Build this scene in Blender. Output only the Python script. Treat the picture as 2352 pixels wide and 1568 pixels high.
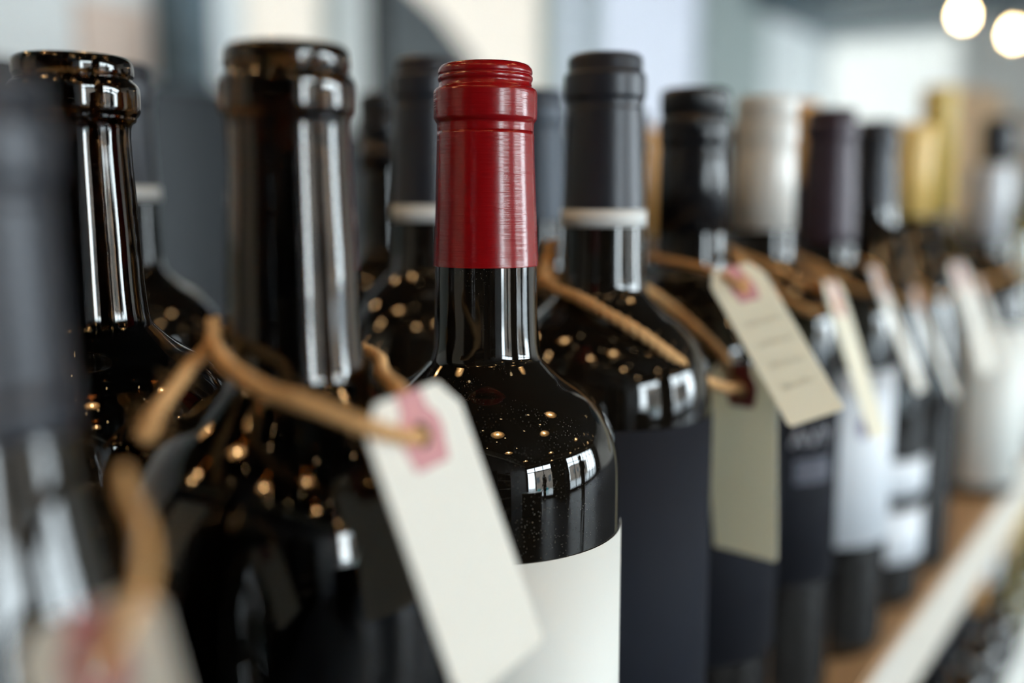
import bpy, bmesh, math, random
from mathutils import Vector, Matrix
for o in list(bpy.data.objects):
    bpy.data.objects.remove(o)
S = bpy.context.scene
COL = S.collection
PI = math.pi
rnd = random.Random(7)

# ------------------------------------------------------------------ camera, sky, exposure
EYE = 0.260                                   # eye height above the shelf top (z = 0)
cd = bpy.data.cameras.new('camera'); cam = bpy.data.objects.new('camera', cd); COL.objects.link(cam)
cam.location = (0, 0, EYE); cam.rotation_euler = (math.radians(90 - 7.8), 0, 0)
cd.sensor_width = 36; cd.lens = 35.2; cd.clip_start = 0.01; cd.clip_end = 200
cd.dof.use_dof = True; cd.dof.focus_distance = 0.284; cd.dof.aperture_fstop = 2.9; cd.dof.aperture_blades = 9
S.camera = cam
S.view_settings.view_transform = 'Standard'; S.view_settings.look = 'None'
S.view_settings.gamma = 1; S.view_settings.use_curve_mapping = False; S.view_settings.exposure = 0.0
w = bpy.data.worlds.new('sky'); S.world = w; w.use_nodes = True
bg = w.node_tree.nodes['Background']; bg.inputs[0].default_value = (0.87, 0.92, 1.0, 1); bg.inputs[1].default_value = 35.0

# the shop is turned against the view: E1 runs along the bottle row, E2 to its right
AZ = math.radians(35)
E1 = Vector((math.sin(AZ), math.cos(AZ), 0)); E2 = Vector((math.cos(AZ), -math.sin(AZ), 0))
def R(e1, e2, z): return E1 * e1 + E2 * e2 + Vector((0, 0, z))
FLOOR, CEIL = -0.90, 2.35
BACK, FRONT, LEFT, RIGHT = -2.0, 9.0, -3.0, 5.7

def portal(e1, e2, z, w_, h_, toward):
    l = bpy.data.lights.new('window_daylight', 'AREA'); l.shape = 'RECTANGLE'; l.size = w_; l.size_y = h_
    l.cycles.is_portal = True
    o = bpy.data.objects.new('window_daylight', l); COL.objects.link(o); o.location = R(e1, e2, z)
    o.rotation_euler = Vector(toward).to_track_quat('-Z', 'Y').to_euler()
WIN_R = [(-1.9, 0.45), (2.2, 8.6)]            # the two glazed bays of the right-hand wall, along E1
WZ0, WZ1 = -0.74, 1.75
for a, b in WIN_R:
    portal((a + b) / 2, RIGHT - 0.10, (WZ0 + WZ1) / 2, b - a, WZ1 - WZ0, -E2)

# ------------------------------------------------------------------ helpers
def mesh_obj(name, bm, mat, parent=None, smooth=True):
    me = bpy.data.meshes.new(name); bm.to_mesh(me); bm.free()
    if smooth:
        for p in me.polygons: p.use_smooth = True
    for m in (mat if isinstance(mat, (list, tuple)) else [mat]): me.materials.append(m)
    o = bpy.data.objects.new(name, me); COL.objects.link(o)
    if parent: o.parent = parent
    return o
def tag(o, label=None, cat=None, group=None, kind=None):
    if label: o['label'] = label
    if cat: o['category'] = cat
    if group: o['group'] = group
    if kind: o['kind'] = kind
    return o
def empty(name, loc, rz=0):
    o = bpy.data.objects.new(name, None); COL.objects.link(o); o.empty_display_size = 0.02
    o.location = loc; o.rotation_euler = (0, 0, rz); return o
def smooth_pts(P, n=6):
    """Catmull-Rom through a list of 2-D or 3-D points."""
    P = [Vector(p) for p in P]; out = []
    for i in range(len(P) - 1):
        a = P[max(i - 1, 0)]; b = P[i]; c = P[i + 1]; d = P[min(i + 2, len(P) - 1)]
        for k in range(n):
            t = k / n
            out.append(0.5 * ((2 * b) + (c - a) * t + (2 * a - 5 * b + 4 * c - d) * t * t + (3 * b - a - 3 * c + d) * t ** 3))
    out.append(P[-1]); return out
def lathe(bm, prof, segs=64, a0=0.0, a1=2 * PI, rfun=None, closed_ends=True):
    full = abs(a1 - a0 - 2 * PI) < 1e-6
    n = segs if full else segs + 1
    rings = []
    for k, (r, z) in enumerate(prof):
        if r < 1e-6:
            rings.append([bm.verts.new((0, 0, z))]); continue
        row = []
        for i in range(n):
            a = a0 + (a1 - a0) * i / segs
            rr = r * (rfun(a, z) if rfun else 1)
            row.append(bm.verts.new((rr * math.cos(a), rr * math.sin(a), z)))
        rings.append(row)
    m = n if full else n - 1
    for A, B in zip(rings, rings[1:]):
        if len(A) == 1 and len(B) == 1: continue
        for i in range(m):
            j = (i + 1) % n
            if len(A) == 1: bm.faces.new((A[0], B[j], B[i]))
            elif len(B) == 1: bm.faces.new((A[i], A[j], B[0]))
            else: bm.faces.new((A[i], A[j], B[j], B[i]))
    bmesh.ops.recalc_face_normals(bm, faces=bm.faces)
    return bm
def add_box(bm, c, s, rot=None):
    M = Matrix.Translation(Vector(c)) @ (rot.to_4x4() if rot else Matrix.Identity(4)) @ Matrix.Diagonal((s[0], s[1], s[2], 1))
    bmesh.ops.create_cube(bm, size=1, matrix=M); return bm
def box(name, c, s, mat, parent=None, bevel=0.0, rz=0.0):
    bm = bmesh.new(); add_box(bm, (0, 0, 0), s)
    if bevel: bmesh.ops.bevel(bm, geom=list(bm.edges), offset=bevel, segments=2, affect='EDGES', profile=0.5)
    o = mesh_obj(name, bm, mat, parent, smooth=False); o.location = c; o.rotation_euler = (0, 0, rz); return o
def rbox(name, e1a, e1b, e2a, e2b, z0, z1, mat, parent=None, bevel=0.0, kind=None):
    """a box whose sides follow the room; local x = E2, local y = E1"""
    o = box(name, R((e1a + e1b) / 2, (e2a + e2b) / 2, (z0 + z1) / 2), (e2b - e2a, e1b - e1a, z1 - z0), mat, None, bevel, -AZ)
    if parent:
        o.parent = parent; o.matrix_parent_inverse = parent.matrix_basis.inverted()
    if kind: o['kind'] = kind
    return o
def tube(bm, pts, r, sides=8, caps=True):
    pts = [Vector(p) for p in pts]; rings = []; N = None
    for i, p in enumerate(pts):
        t = (pts[min(i + 1, len(pts) - 1)] - pts[max(i - 1, 0)])
        if t.length < 1e-9: t = Vector((0, 0, 1))
        t.normalize()
        if N is None: N = t.orthogonal().normalized()
        N = (N - t * N.dot(t)).normalized(); B = t.cross(N)
        rr = r[i] if isinstance(r, (list, tuple)) else r
        rings.append([bm.verts.new(p + (N * math.cos(2 * PI * k / sides) + B * math.sin(2 * PI * k / sides)) * rr) for k in range(sides)])
    for A, Bq in zip(rings, rings[1:]):
        for k in range(sides):
            bm.faces.new((A[k], A[(k + 1) % sides], Bq[(k + 1) % sides], Bq[k]))
    if caps:
        bm.faces.new(rings[0][::-1]); bm.faces.new(rings[-1])
    return bm

# ------------------------------------------------------------------ materials
def mat(name, col, rough=0.5, metal=0.0, coat=0.0, ior=1.5, spec=None, emis=None, es=0.0, bump=None, noise=None, sheen=0):
    m = bpy.data.materials.new(name); m.use_nodes = True; N = m.node_tree.nodes; L = m.node_tree.links
    b = N['Principled BSDF']
    b.inputs['Base Color'].default_value = (*col, 1); b.inputs['Roughness'].default_value = rough
    b.inputs['Metallic'].default_value = metal; b.inputs['Coat Weight'].default_value = coat
    b.inputs['Coat Roughness'].default_value = 0.08; b.inputs['IOR'].default_value = ior
    if spec is not None: b.inputs['Specular IOR Level'].default_value = spec
    if emis: b.inputs['Emission Color'].default_value = (*emis, 1); b.inputs['Emission Strength'].default_value = es
    if noise:                                  # (scale, second colour, xyz stretch)
        tc = N.new('ShaderNodeTexCoord'); mp = N.new('ShaderNodeMapping'); nz = N.new('ShaderNodeTexNoise'); mx = N.new('ShaderNodeMix'); mx.data_type = 'RGBA'
        L.new(tc.outputs['Object'], mp.inputs[0]); mp.inputs['Scale'].default_value = noise[2]
        L.new(mp.outputs[0], nz.inputs[0]); nz.inputs['Scale'].default_value = noise[0]; nz.inputs['Detail'].default_value = 5
        mx.inputs[6].default_value = (*col, 1); mx.inputs[7].default_value = (*noise[1], 1)
        L.new(nz.outputs[0], mx.inputs[0]); L.new(mx.outputs[2], b.inputs['Base Color'])
    if bump:                                   # (scale, strength, distance, xyz stretch)
        tc = N.new('ShaderNodeTexCoord'); mp = N.new('ShaderNodeMapping'); nz = N.new('ShaderNodeTexNoise'); bp = N.new('ShaderNodeBump')
        L.new(tc.outputs['Object'], mp.inputs[0]); mp.inputs['Scale'].default_value = bump[3]
        L.new(mp.outputs[0], nz.inputs[0]); nz.inputs['Scale'].default_value = bump[0]; nz.inputs['Detail'].default_value = 4
        bp.inputs['Strength'].default_value = bump[1]; bp.inputs['Distance'].default_value = bump[2]
        L.new(nz.outputs[0], bp.inputs['Height']); L.new(bp.outputs[0], b.inputs['Normal'])
    return m
def glass_mat(name, dusty=0.0, tint=(0.006, 0.0045, 0.003), trans=0.0, tcol=(0.3, 0.15, 0.04)):
    m = mat(name, tint, 0.02, 0, 0, 1.52, bump=(9, 0.12, 0.0006, (1, 1, 0.35)))
    b = m.node_tree.nodes['Principled BSDF']; N = m.node_tree.nodes; L = m.node_tree.links
    if trans:
        b.inputs['Transmission Weight'].default_value = trans; b.inputs['Base Color'].default_value = (*tcol, 1)
    if dusty:                                  # fine specks of dust lying on the glass
        tc = N.new('ShaderNodeTexCoord'); vo = N.new('ShaderNodeTexVoronoi'); vo.inputs['Scale'].default_value = 1300
        nz = N.new('ShaderNodeTexNoise'); nz.inputs['Scale'].default_value = 45; nz.inputs['Detail'].default_value = 3
        lt = N.new('ShaderNodeMapRange'); lt.inputs[1].default_value = 0.20; lt.inputs[2].default_value = 0.05
        g = N.new('ShaderNodeMapRange'); g.inputs[1].default_value = 0.48; g.inputs[2].default_value = 0.72
        mu = N.new('ShaderNodeMath'); mu.operation = 'MULTIPLY'; mu2 = N.new('ShaderNodeMath'); mu2.operation = 'MULTIPLY'; mu2.inputs[1].default_value = dusty
        L.new(tc.outputs['Object'], vo.inputs['Vector']); L.new(tc.outputs['Object'], nz.inputs['Vector'])
        L.new(vo.outputs['Distance'], lt.inputs[0]); L.new(nz.outputs[0], g.inputs[0])
        L.new(lt.outputs[0], mu.inputs[0]); L.new(g.outputs[0], mu.inputs[1]); L.new(mu.outputs[0], mu2.inputs[0])
        d = N.new('ShaderNodeBsdfDiffuse'); d.inputs[0].default_value = (0.45, 0.42, 0.36, 1)
        mx = N.new('ShaderNodeMixShader'); out = N['Material Output']
        L.new(mu2.outputs[0], mx.inputs[0]); L.new(b.outputs[0], mx.inputs[1]); L.new(d.outputs[0], mx.inputs[2]); L.new(mx.outputs[0], out.inputs[0])
    return m
def pane_mat(name):
    m = bpy.data.materials.new(name); m.use_nodes = True; N = m.node_tree.nodes; L = m.node_tree.links
    N.remove(N['Principled BSDF']); t = N.new('ShaderNodeBsdfTransparent'); t.inputs[0].default_value = (0.93, 0.97, 0.96, 1)
    g = N.new('ShaderNodeBsdfGlossy'); g.inputs['Roughness'].default_value = 0.02
    fr = N.new('ShaderNodeFresnel'); fr.inputs[0].default_value = 1.3; mx = N.new('ShaderNodeMixShader')
    L.new(fr.outputs[0], mx.inputs[0]); L.new(t.outputs[0], mx.inputs[1]); L.new(g.outputs[0], mx.inputs[2]); L.new(mx.outputs[0], N['Material Output'].inputs[0])
    return m
def blind_mat(name, col):
    m = bpy.data.materials.new(name); m.use_nodes = True; N = m.node_tree.nodes; L = m.node_tree.links
    N.remove(N['Principled BSDF']); t = N.new('ShaderNodeBsdfTranslucent'); t.inputs[0].default_value = (*col, 1)
    d = N.new('ShaderNodeBsdfDiffuse'); d.inputs[0].default_value = (0.6, 0.6, 0.58, 1); mx = N.new('ShaderNodeAddShader')
    L.new(t.outputs[0], mx.inputs[0]); L.new(d.outputs[0], mx.inputs[1]); L.new(mx.outputs[0], N['Material Output'].inputs[0])
    return m

M = {}
M['glass'] = glass_mat('dark bottle glass', 0.25)
M['glass_dust'] = glass_mat('dusty dark bottle glass', 0.8)
M['glass_amber'] = glass_mat('antique amber glass', 0.2, trans=1.0, tcol=(0.075, 0.034, 0.010))
M['glass_olive'] = glass_mat('olive glass', 0.2, tint=(0.09, 0.075, 0.012))
M['wine'] = mat('red wine', (0.004, 0.001, 0.001), 0.15)
M['red_foil'] = mat('red foil', (0.25, 0.002, 0.004), 0.21, 0.0, 0.0, bump=(60, 0.45, 0.0003, (1, 1, 18)))
M['slate_foil'] = mat('dark slate foil', (0.022, 0.024, 0.032), 0.36, 0.2, bump=(50, 0.15, 0.0002, (1, 1, 10)))
M['blue_foil'] = mat('blue grey foil', (0.05, 0.065, 0.09), 0.42, 0.2)
M['purple_foil'] = mat('aubergine foil', (0.035, 0.020, 0.032), 0.38, 0.2)
M['black_cap'] = mat('black lacquered aluminium', (0.008, 0.008, 0.010), 0.22, 0.1)
M['white_cap'] = mat('white lacquered aluminium', (0.78, 0.75, 0.70), 0.28, 0.0, 0.3)
M['gold_foil'] = mat('gold foil', (0.84, 0.56, 0.17), 0.45, 0.0)
M['olive_foil'] = mat('old gold foil', (0.70, 0.50, 0.11), 0.42, 0.0)
M['orange_foil'] = mat('copper orange foil', (0.60, 0.30, 0.08), 0.5, 0.1)
M['tan_foil'] = mat('tan foil', (0.66, 0.48, 0.30), 0.45)
M['silver_foil'] = mat('silver foil', (0.66, 0.69, 0.74), 0.30, 0.0)
M['band'] = mat('pale paper band', (0.72, 0.72, 0.70), 0.5)
M['white_label'] = mat('off white label paper', (0.80, 0.81, 0.77), 0.62, bump=(300, 0.08, 0.0001, (1, 1, 1)))
M['slate_label'] = mat('slate label paper', (0.014, 0.016, 0.023), 0.8, spec=0.12, bump=(300, 0.1, 0.0001, (1, 1, 1)))
M['black_label'] = mat('black label paper', (0.010, 0.011, 0.016), 0.8, spec=0.15, bump=(300, 0.1, 0.0001, (1, 1, 1)))
M['blue_white'] = mat('cool white label paper', (0.82, 0.86, 0.92), 0.5)
M['print_grey'] = mat('grey print', (0.34, 0.34, 0.38), 0.45)
M['print_faint'] = mat('faint grey print', (0.20, 0.21, 0.27), 0.45)
M['print_purple'] = mat('purple print', (0.14, 0.09, 0.25), 0.5)
M['card'] = mat('cream card stock', (0.98, 0.88, 0.74), 0.75, bump=(500, 0.15, 0.0001, (1, 1, 1)))
M['card_warm'] = mat('warm cream card stock', (0.98, 0.83, 0.60), 0.75, bump=(500, 0.15, 0.0001, (1, 1, 1)))
for k_ in ('card', 'card_warm'):               # thin card lets some light through
    b_ = M[k_].node_tree.nodes['Principled BSDF']; b_.inputs['Subsurface Weight'].default_value = 0.75
    b_.inputs['Subsurface Radius'].default_value = (1.0, 0.98, 0.95); b_.inputs['Subsurface Scale'].default_value = 0.0013
M['rose'] = mat('dusty rose reinforcement', (0.60, 0.28, 0.29), 0.7)
M['maroon'] = mat('maroon reinforcement', (0.30, 0.07, 0.07), 0.55)
M['pencil'] = mat('faint pencil', (0.74, 0.68, 0.56), 0.8)
M['twine'] = mat('jute twine', (0.80, 0.50, 0.23), 0.85, noise=(260, (0.58, 0.30, 0.11), (1, 1, 1)), bump=(900, 0.5, 0.0004, (1, 1, 1)))
M['shelf'] = mat('pale shelf board', (0.68, 0.67, 0.64), 0.45, noise=(7, (0.66, 0.58, 0.46), (14, 1, 1)))
M['shelf_wood'] = mat('honey wood veneer', (0.66, 0.42, 0.23), 0.45, noise=(7, (0.55, 0.33, 0.16), (14, 1, 1)))
M['wood'] = mat('oiled wood', (0.38, 0.20, 0.09), 0.5, noise=(9, (0.26, 0.13, 0.05), (12, 1, 1)))
M['tanwood'] = mat('pale tan wood', (0.82, 0.66, 0.48), 0.6, noise=(9, (0.74, 0.58, 0.40), (12, 12, 1)))
M['floor'] = mat('dark polished concrete', (0.022, 0.026, 0.040), 0.5, spec=0.3, bump=(3, 0.1, 0.002, (1, 1, 1)))
M['ceil'] = mat('black painted ceiling', (0.012, 0.012, 0.011), 0.8)
M['beam'] = mat('painted steel beam', (0.22, 0.19, 0.15), 0.6)
M['trim_light'] = mat('pale trim', (0.80, 0.72, 0.56), 0.5)
M['wall_dark'] = mat('dark panelled wall', (0.055, 0.058, 0.065), 0.6)
M['wall_grey'] = mat('sage grey wall', (0.44, 0.50, 0.48), 0.8)
M['wall_mid'] = mat('warm grey wall', (0.70, 0.71, 0.68), 0.8)
M['wall_pale'] = mat('pale wall', (0.90, 0.92, 0.91), 0.8)
M['wall_beige'] = mat('beige wall', (0.88, 0.82, 0.74), 0.8)
M['slate'] = mat('slate painted metal', (0.10, 0.15, 0.18), 0.5)
M['darkcab'] = mat('dark cabinet', (0.009, 0.013, 0.017), 0.6)
M['frame'] = mat('dark window frame', (0.04, 0.05, 0.055), 0.45)
M['pane'] = pane_mat('window pane')
M['blind_cream'] = blind_mat('cream dimming blind', (0.20, 0.172, 0.148))
M['blind_cool'] = blind_mat('cool white dimming blind', (0.155, 0.155, 0.175))
M['blind_warm'] = blind_mat('warm fill blind', (0.09, 0.075, 0.055))
M['blind_green'] = blind_mat('pale brightening blind', (0.25, 0.24, 0.23))
M['poster'] = mat('peach poster', (0.85, 0.66, 0.55), 0.7)
M['bulb'] = mat('lit filament bulb', (1, 0.8, 0.5), 0.3, emis=(1.0, 0.70, 0.36), es=90)
M['small_bulb'] = mat('small lit bulb', (1, 0.8, 0.5), 0.3, emis=(1.0, 0.70, 0.36), es=50)
M['shade_out'] = mat('dark enamel shade', (0.02, 0.02, 0.02), 0.35)
M['shade_in'] = mat('pale enamel lining', (0.80, 0.62, 0.42), 0.45)
M['cord'] = mat('black cord', (0.01, 0.01, 0.01), 0.6)
M['pavement'] = mat('street pavement', (0.30, 0.31, 0.32), 0.9)
M['facade'] = mat('street facade', (0.20, 0.16, 0.13), 0.9)
M['leaf'] = mat('street greenery', (0.05, 0.09, 0.02), 0.8)
M['teal'] = mat('teal enamel', (0.02, 0.38, 0.42), 0.4)
M['cloth_dark'] = mat('dark clothing', (0.010, 0.012, 0.018), 0.9)
M['skin'] = mat('skin', (0.45, 0.26, 0.18), 0.6)
M['hair'] = mat('dark hair', (0.015, 0.01, 0.008), 0.6)
M['hinge'] = mat('pale tabletop', (0.60, 0.60, 0.58), 0.35)

# ------------------------------------------------------------------ the setting
T = 0.12
def struct(name, *a, **k): return rbox(name, *a, kind='structure', **k)
struct('floor', BACK - T, FRONT + T, LEFT - T, RIGHT + T, FLOOR - T, FLOOR, M['floor'])
struct('ceiling', BACK - T, FRONT + T, LEFT - T, RIGHT + T, CEIL, CEIL + T, M['ceil'])
BW = (-2.3, -0.7, -0.30, 1.50)                 # unseen opening with warm blind, added for fill and a thin reflected streak
struct('wall_back', BACK - T, BACK, BW[1], RIGHT + T, FLOOR, CEIL, M['wall_dark'])
struct('wall_back_pier', BACK - T, BACK, LEFT - T, BW[0], FLOOR, CEIL, M['wall_dark'])
struct('wall_back_sill', BACK - T, BACK, BW[0], BW[1], FLOOR, BW[2], M['wall_dark'])
struct('wall_back_header', BACK - T, BACK, BW[0], BW[1], BW[3], CEIL, M['wall_dark'])
root = empty('window_9', R(BACK - .05, -1.5, BW[2])); root['kind'] = 'structure'; bpy.context.view_layer.update()
rbox('pane', BACK - .08, BACK - .076, BW[0], BW[1], BW[2], BW[3], M['pane'], root)
rbox('dimming_blind', BACK - .04, BACK - .038, BW[0], BW[1], BW[2], BW[3], M['blind_warm'], root)
for e2_ in (BW[0] + .02, BW[1] - .02): rbox('window_frame', BACK - .10, BACK - .03, e2_ - .02, e2_ + .02, BW[2], BW[3], M['frame'], root)
FW = (-2.95, -1.80, 0.30, 1.66)                # glazed opening added to brighten the far end wall
struct('wall_front', FRONT, FRONT + T, LEFT - T, RIGHT + T, FLOOR, FW[2], M['wall_pale'])
struct('wall_front_header', FRONT, FRONT + T, LEFT - T, RIGHT + T, FW[3], CEIL, M['wall_pale'])
struct('wall_front_pier', FRONT, FRONT + T, LEFT - T, FW[0], FW[2], FW[3], M['wall_pale'])
struct('wall_front_pier', FRONT, FRONT + T, FW[1], RIGHT + T, FW[2], FW[3], M['wall_pale'])
root = empty('window_8', R(FRONT + .05, (FW[0] + FW[1]) / 2, FW[2])); root['kind'] = 'structure'; bpy.context.view_layer.update()
rbox('pane', FRONT + .08, FRONT + .084, FW[0], FW[1], FW[2], FW[3], M['pane'], root)
rbox('dimming_blind', FRONT + .04, FRONT + .042, FW[0], FW[1], FW[2], FW[3], M['blind_green'], root)
for e2_ in (FW[0] + .02, FW[1] - .02): rbox('window_frame', FRONT + .03, FRONT + .10, e2_ - .02, e2_ + .02, FW[2], FW[3], M['wall_pale'], root)
# right-hand wall: low plinth, header and piers around two glazed bays
struct('wall_right', BACK, FRONT, RIGHT, RIGHT + T, FLOOR, WZ0, M['wall_dark'])
struct('wall_right_header', BACK, FRONT, RIGHT, RIGHT + T, WZ1, CEIL, M['wall_dark'])
prev = BACK
for k, (a, b) in enumerate(WIN_R + [(FRONT, FRONT)]):
    if a > prev: struct('wall_right_pier', prev, a, RIGHT, RIGHT + T, WZ0, WZ1, M['wall_dark'])
    prev = b
for k, (a, b) in enumerate(WIN_R):
    root = empty('window_%d' % (k + 1), R((a + b) / 2, RIGHT + 0.03, WZ0)); root['kind'] = 'structure'
    bpy.context.view_layer.update()
    n = max(2, round((b - a) / 0.85))
    for i in range(n + 1):
        y = a + (b - a) * i / n
        rbox('mullion', y - 0.03, y + 0.03, RIGHT, RIGHT + 0.07, WZ0, WZ1, M['frame'], root)
    for z in (WZ0 + 0.03, WZ1 - 0.5, WZ1 - 0.03):
        rbox('transom', a, b, RIGHT + 0.002, RIGHT + 0.06, z - 0.025, z + 0.025, M['frame'], root)
    for i in range(n):
        y0 = a + (b - a) * i / n + 0.03; y1 = a + (b - a) * (i + 1) / n - 0.03
        rbox('pane', y0, y1, RIGHT + 0.028, RIGHT + 0.032, WZ0 + 0.055, WZ1 - 0.055, M['pane'], root)
# cornice beams with the bright trim below them
struct('trim_1', BACK, BACK + 0.10, LEFT, RIGHT, 1.98, 2.35, M['beam'])
struct('trim_2', BACK, BACK + 0.115, LEFT, RIGHT, 1.945, 1.98, M['trim_light'])
struct('trim_3', BACK, FRONT, RIGHT - 0.10, RIGHT, 1.98, 2.35, M['beam'])
struct('trim_4', BACK, FRONT, RIGHT - 0.115, RIGHT, 1.945, 1.98, M['trim_light'])
# left-hand wall: piers and glazed openings, with blinds added to dim the sky behind
LW = [(BACK, 2.56, 'wall_pale', None), (2.56, 3.02, None, 'blind_cream'), (3.02, 3.42, 'wall_mid', None),
      (3.42, 4.64, None, 'blind_cream'), (4.64, 4.78, 'wall_grey', None), (4.78, 5.04, None, 'blind_cool'),
      (5.04, 5.16, 'wall_grey', None), (5.16, 6.60, None, 'blind_cool'), (6.60, 7.75, 'wall_grey', None), (7.75, FRONT, 'wall_pale', None)]
LZ0, LZ1 = 0.30, 2.0
struct('wall_left', BACK, FRONT, LEFT - T, LEFT, FLOOR, LZ0, M['wall_grey'])
struct('wall_left_header', BACK, FRONT, LEFT - T, LEFT, LZ1, CEIL, M['wall_grey'])
k = 3
for a, b, wm, bl in LW:
    if wm: struct('wall_left_pier', a, b, LEFT - T, LEFT, LZ0, LZ1, M[wm])
    else:
        root = empty('window_%d' % k, R((a + b) / 2, LEFT - 0.05, LZ0)); root['kind'] = 'structure'; k += 1
        bpy.context.view_layer.update()
        for y in (a + 0.015, b - 0.015): rbox('window_frame', y - 0.015, y + 0.015, LEFT - 0.09, LEFT - 0.03, LZ0, LZ1, M['wall_grey'], root)
        rbox('pane', a + 0.03, b - 0.03, LEFT - 0.085, LEFT - 0.081, LZ0, LZ1, M['pane'], root)
        rbox('dimming_blind', a + 0.03, b - 0.03, LEFT - 0.045, LEFT - 0.043, LZ0, LZ1, M[bl], root)
# features of the far end
struct('wall_front_panel', FRONT - 0.14, FRONT - 0.001, -1.75, RIGHT, FLOOR, CEIL, M['wall_beige'])
struct('trim_5', 7.4, FRONT, LEFT, 1.2, 1.72, CEIL, M['slate'])
struct('trim_6', 2.17, 2.31, LEFT + 0.001, LEFT + 0.14, FLOOR, CEIL, M['slate'])
# street outside
struct('ground', -22, 30, -26, 26, FLOOR - 0.42, FLOOR - 0.30, M['pavement'])
def facade(a, b, e2a, e2b, h, label):
    root = empty('building', R((a + b) / 2, (e2a + e2b) / 2, FLOOR - 0.30)); tag(root, label, 'building'); bpy.context.view_layer.update()
    rbox('wall', a, b, e2a, e2b, FLOOR - 0.30, h, M['facade'], root)
    rbox('roof', a - 0.1, b + 0.1, e2a - 0.1, e2b + 0.1, h, h + 0.2, M['frame'], root)
    for i in range(int((b - a) / 1.6)):
        rbox('window', a + 0.5 + 1.6 * i, a + 1.3 + 1.6 * i, e2a - 0.03, e2a + 0.01, 0.2, 1.6, M['frame'], root)
facade(-4, 3, 17, 20, 3.2, 'brown street building seen through the corner window')
facade(8, 16, 19, 22, 2.6, 'low brown building across the street, reflected in the glass')

# ------------------------------------------------------------------ bottle display
SE = -0.137                                       # front edge of the shelf along E2
shelf = empty('display_shelf', R(0.9, SE - 0.30, -0.048)); bpy.context.view_layer.update()
tag(shelf, 'pale shelf board with a square front edge under the rows of wine bottles', 'shelf')
rbox('shelf_board', -0.35, 2.3, SE - 0.62, SE, -0.048, -0.002, M['shelf'], shelf, bevel=0.001)
rbox('wood_top', -0.35, 2.3, SE - 0.62, SE - 0.003, -0.002, 0.0, M['shelf_wood'], shelf)
for y in (-0.3, 2.2): rbox('support', y - 0.02, y + 0.02, SE - 0.50, SE - 0.10, -0.3995, -0.0485, M['darkcab'], shelf)
lower = empty('lower_shelf', R(0.9, SE, -0.42)); bpy.context.view_layer.update()
tag(lower, 'dark lower shelf of the bottle display under the pale shelf', 'shelf')
rbox('shelf_board', -0.35, 2.3, SE - 0.62, SE + 0.01, -0.42, -0.400, M['darkcab'], lower)
rbox('panel', -0.35, 2.3, SE - 0.05, SE - 0.02, FLOOR, -0.42, M['darkcab'], lower)

RB = 0.0410
def body_profile(H, R_=RB, sl=1.0, lip=1.0, nl=0.084, sloping=False):
    """outer silhouette of a Bordeaux bottle, lip first; sl stretches the shoulder"""
    t = lambda d: H - d
    P = [(0.0098 * lip, t(0.0012)), (0.0106 * lip, t(0.0003)), (0.0124 * lip, t(0.0)), (0.0135 * lip, t(0.0009)), (0.0138 * lip, t(0.0022)), (0.0138 * lip, t(0.0044)), (0.0135 * lip, t(0.0052)), (0.0134 * lip, t(0.0058)),
         (0.0141 * lip, t(0.0064)), (0.0148 * lip, t(0.0074)), (0.01505 * lip, t(0.0088)), (0.01505 * lip, t(0.0128)), (0.0149 * lip, t(0.0142)), (0.0145 * lip, t(0.0150)), (0.0140 * lip, t(0.0156)), (0.0138 * lip, t(0.0166)),
         (0.0139, t(0.0190)), (0.0142, t(0.031)), (0.0151, t(0.048))]
    if sloping:                                # Burgundy shape: the neck glides into the body
        P += [(r, t(d)) for r, d in [(0.0157, .056), (0.0172, .066), (0.0203, .078), (0.0252, .094), (0.0318, .116), (0.0366, .137), (0.0397, .160)]] + [(R_, t(.185))]
        P = smooth_pts([(p[0], p[1]) for p in P], 4)
        return [(p.x, p.y) for p in P] + [(R_, 0.060), (R_, 0.008), (R_ * 0.98, 0.003), (R_ * 0.93, 0.0), (R_ * 0.8, 0.0), (R_ * 0.55, 0.006), (0.0, 0.018)]
    P += [(0.0155, t(nl - 0.010))]
    sh = [(0.0164, 0.0), (0.0182, 0.0030), (0.0232, 0.0072), (0.0290, 0.0108), (0.0338, 0.0150), (0.0376, 0.0205), (0.0399, 0.0265), (0.0410, 0.0330), (0.0413, 0.0400)]
    P += [(r * (R_ / 0.0413) if r > 0.02 else r, t(nl + d * sl)) for r, d in sh]
    zb = [(R_, 0.09), (R_ * 0.997, 0.008), (R_ * 0.98, 0.003), (R_ * 0.93, 0.0), (R_ * 0.8, 0.0), (R_ * 0.55, 0.006), (0.0, 0.018)]
    P = smooth_pts([(p[0], p[1]) for p in P], 4)
    return [(p.x, p.y) for p in P] + zb
def inset(prof, t_):
    return [(max(r - t_, 0.0) if r > 0 else 0, z) for r, z in prof]
def arc_label(name, r, z0, z1, a0, a1, m, parent, th=0.00015, segs=64):
    bm = bmesh.new()
    lathe(bm, [(r, z0), (r + th, z0), (r + th, z1), (r, z1)], segs, a0, a1)
    return mesh_obj(name, bm, m, parent)
FA = -AZ                                       # the labels face out of the shelf
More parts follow.
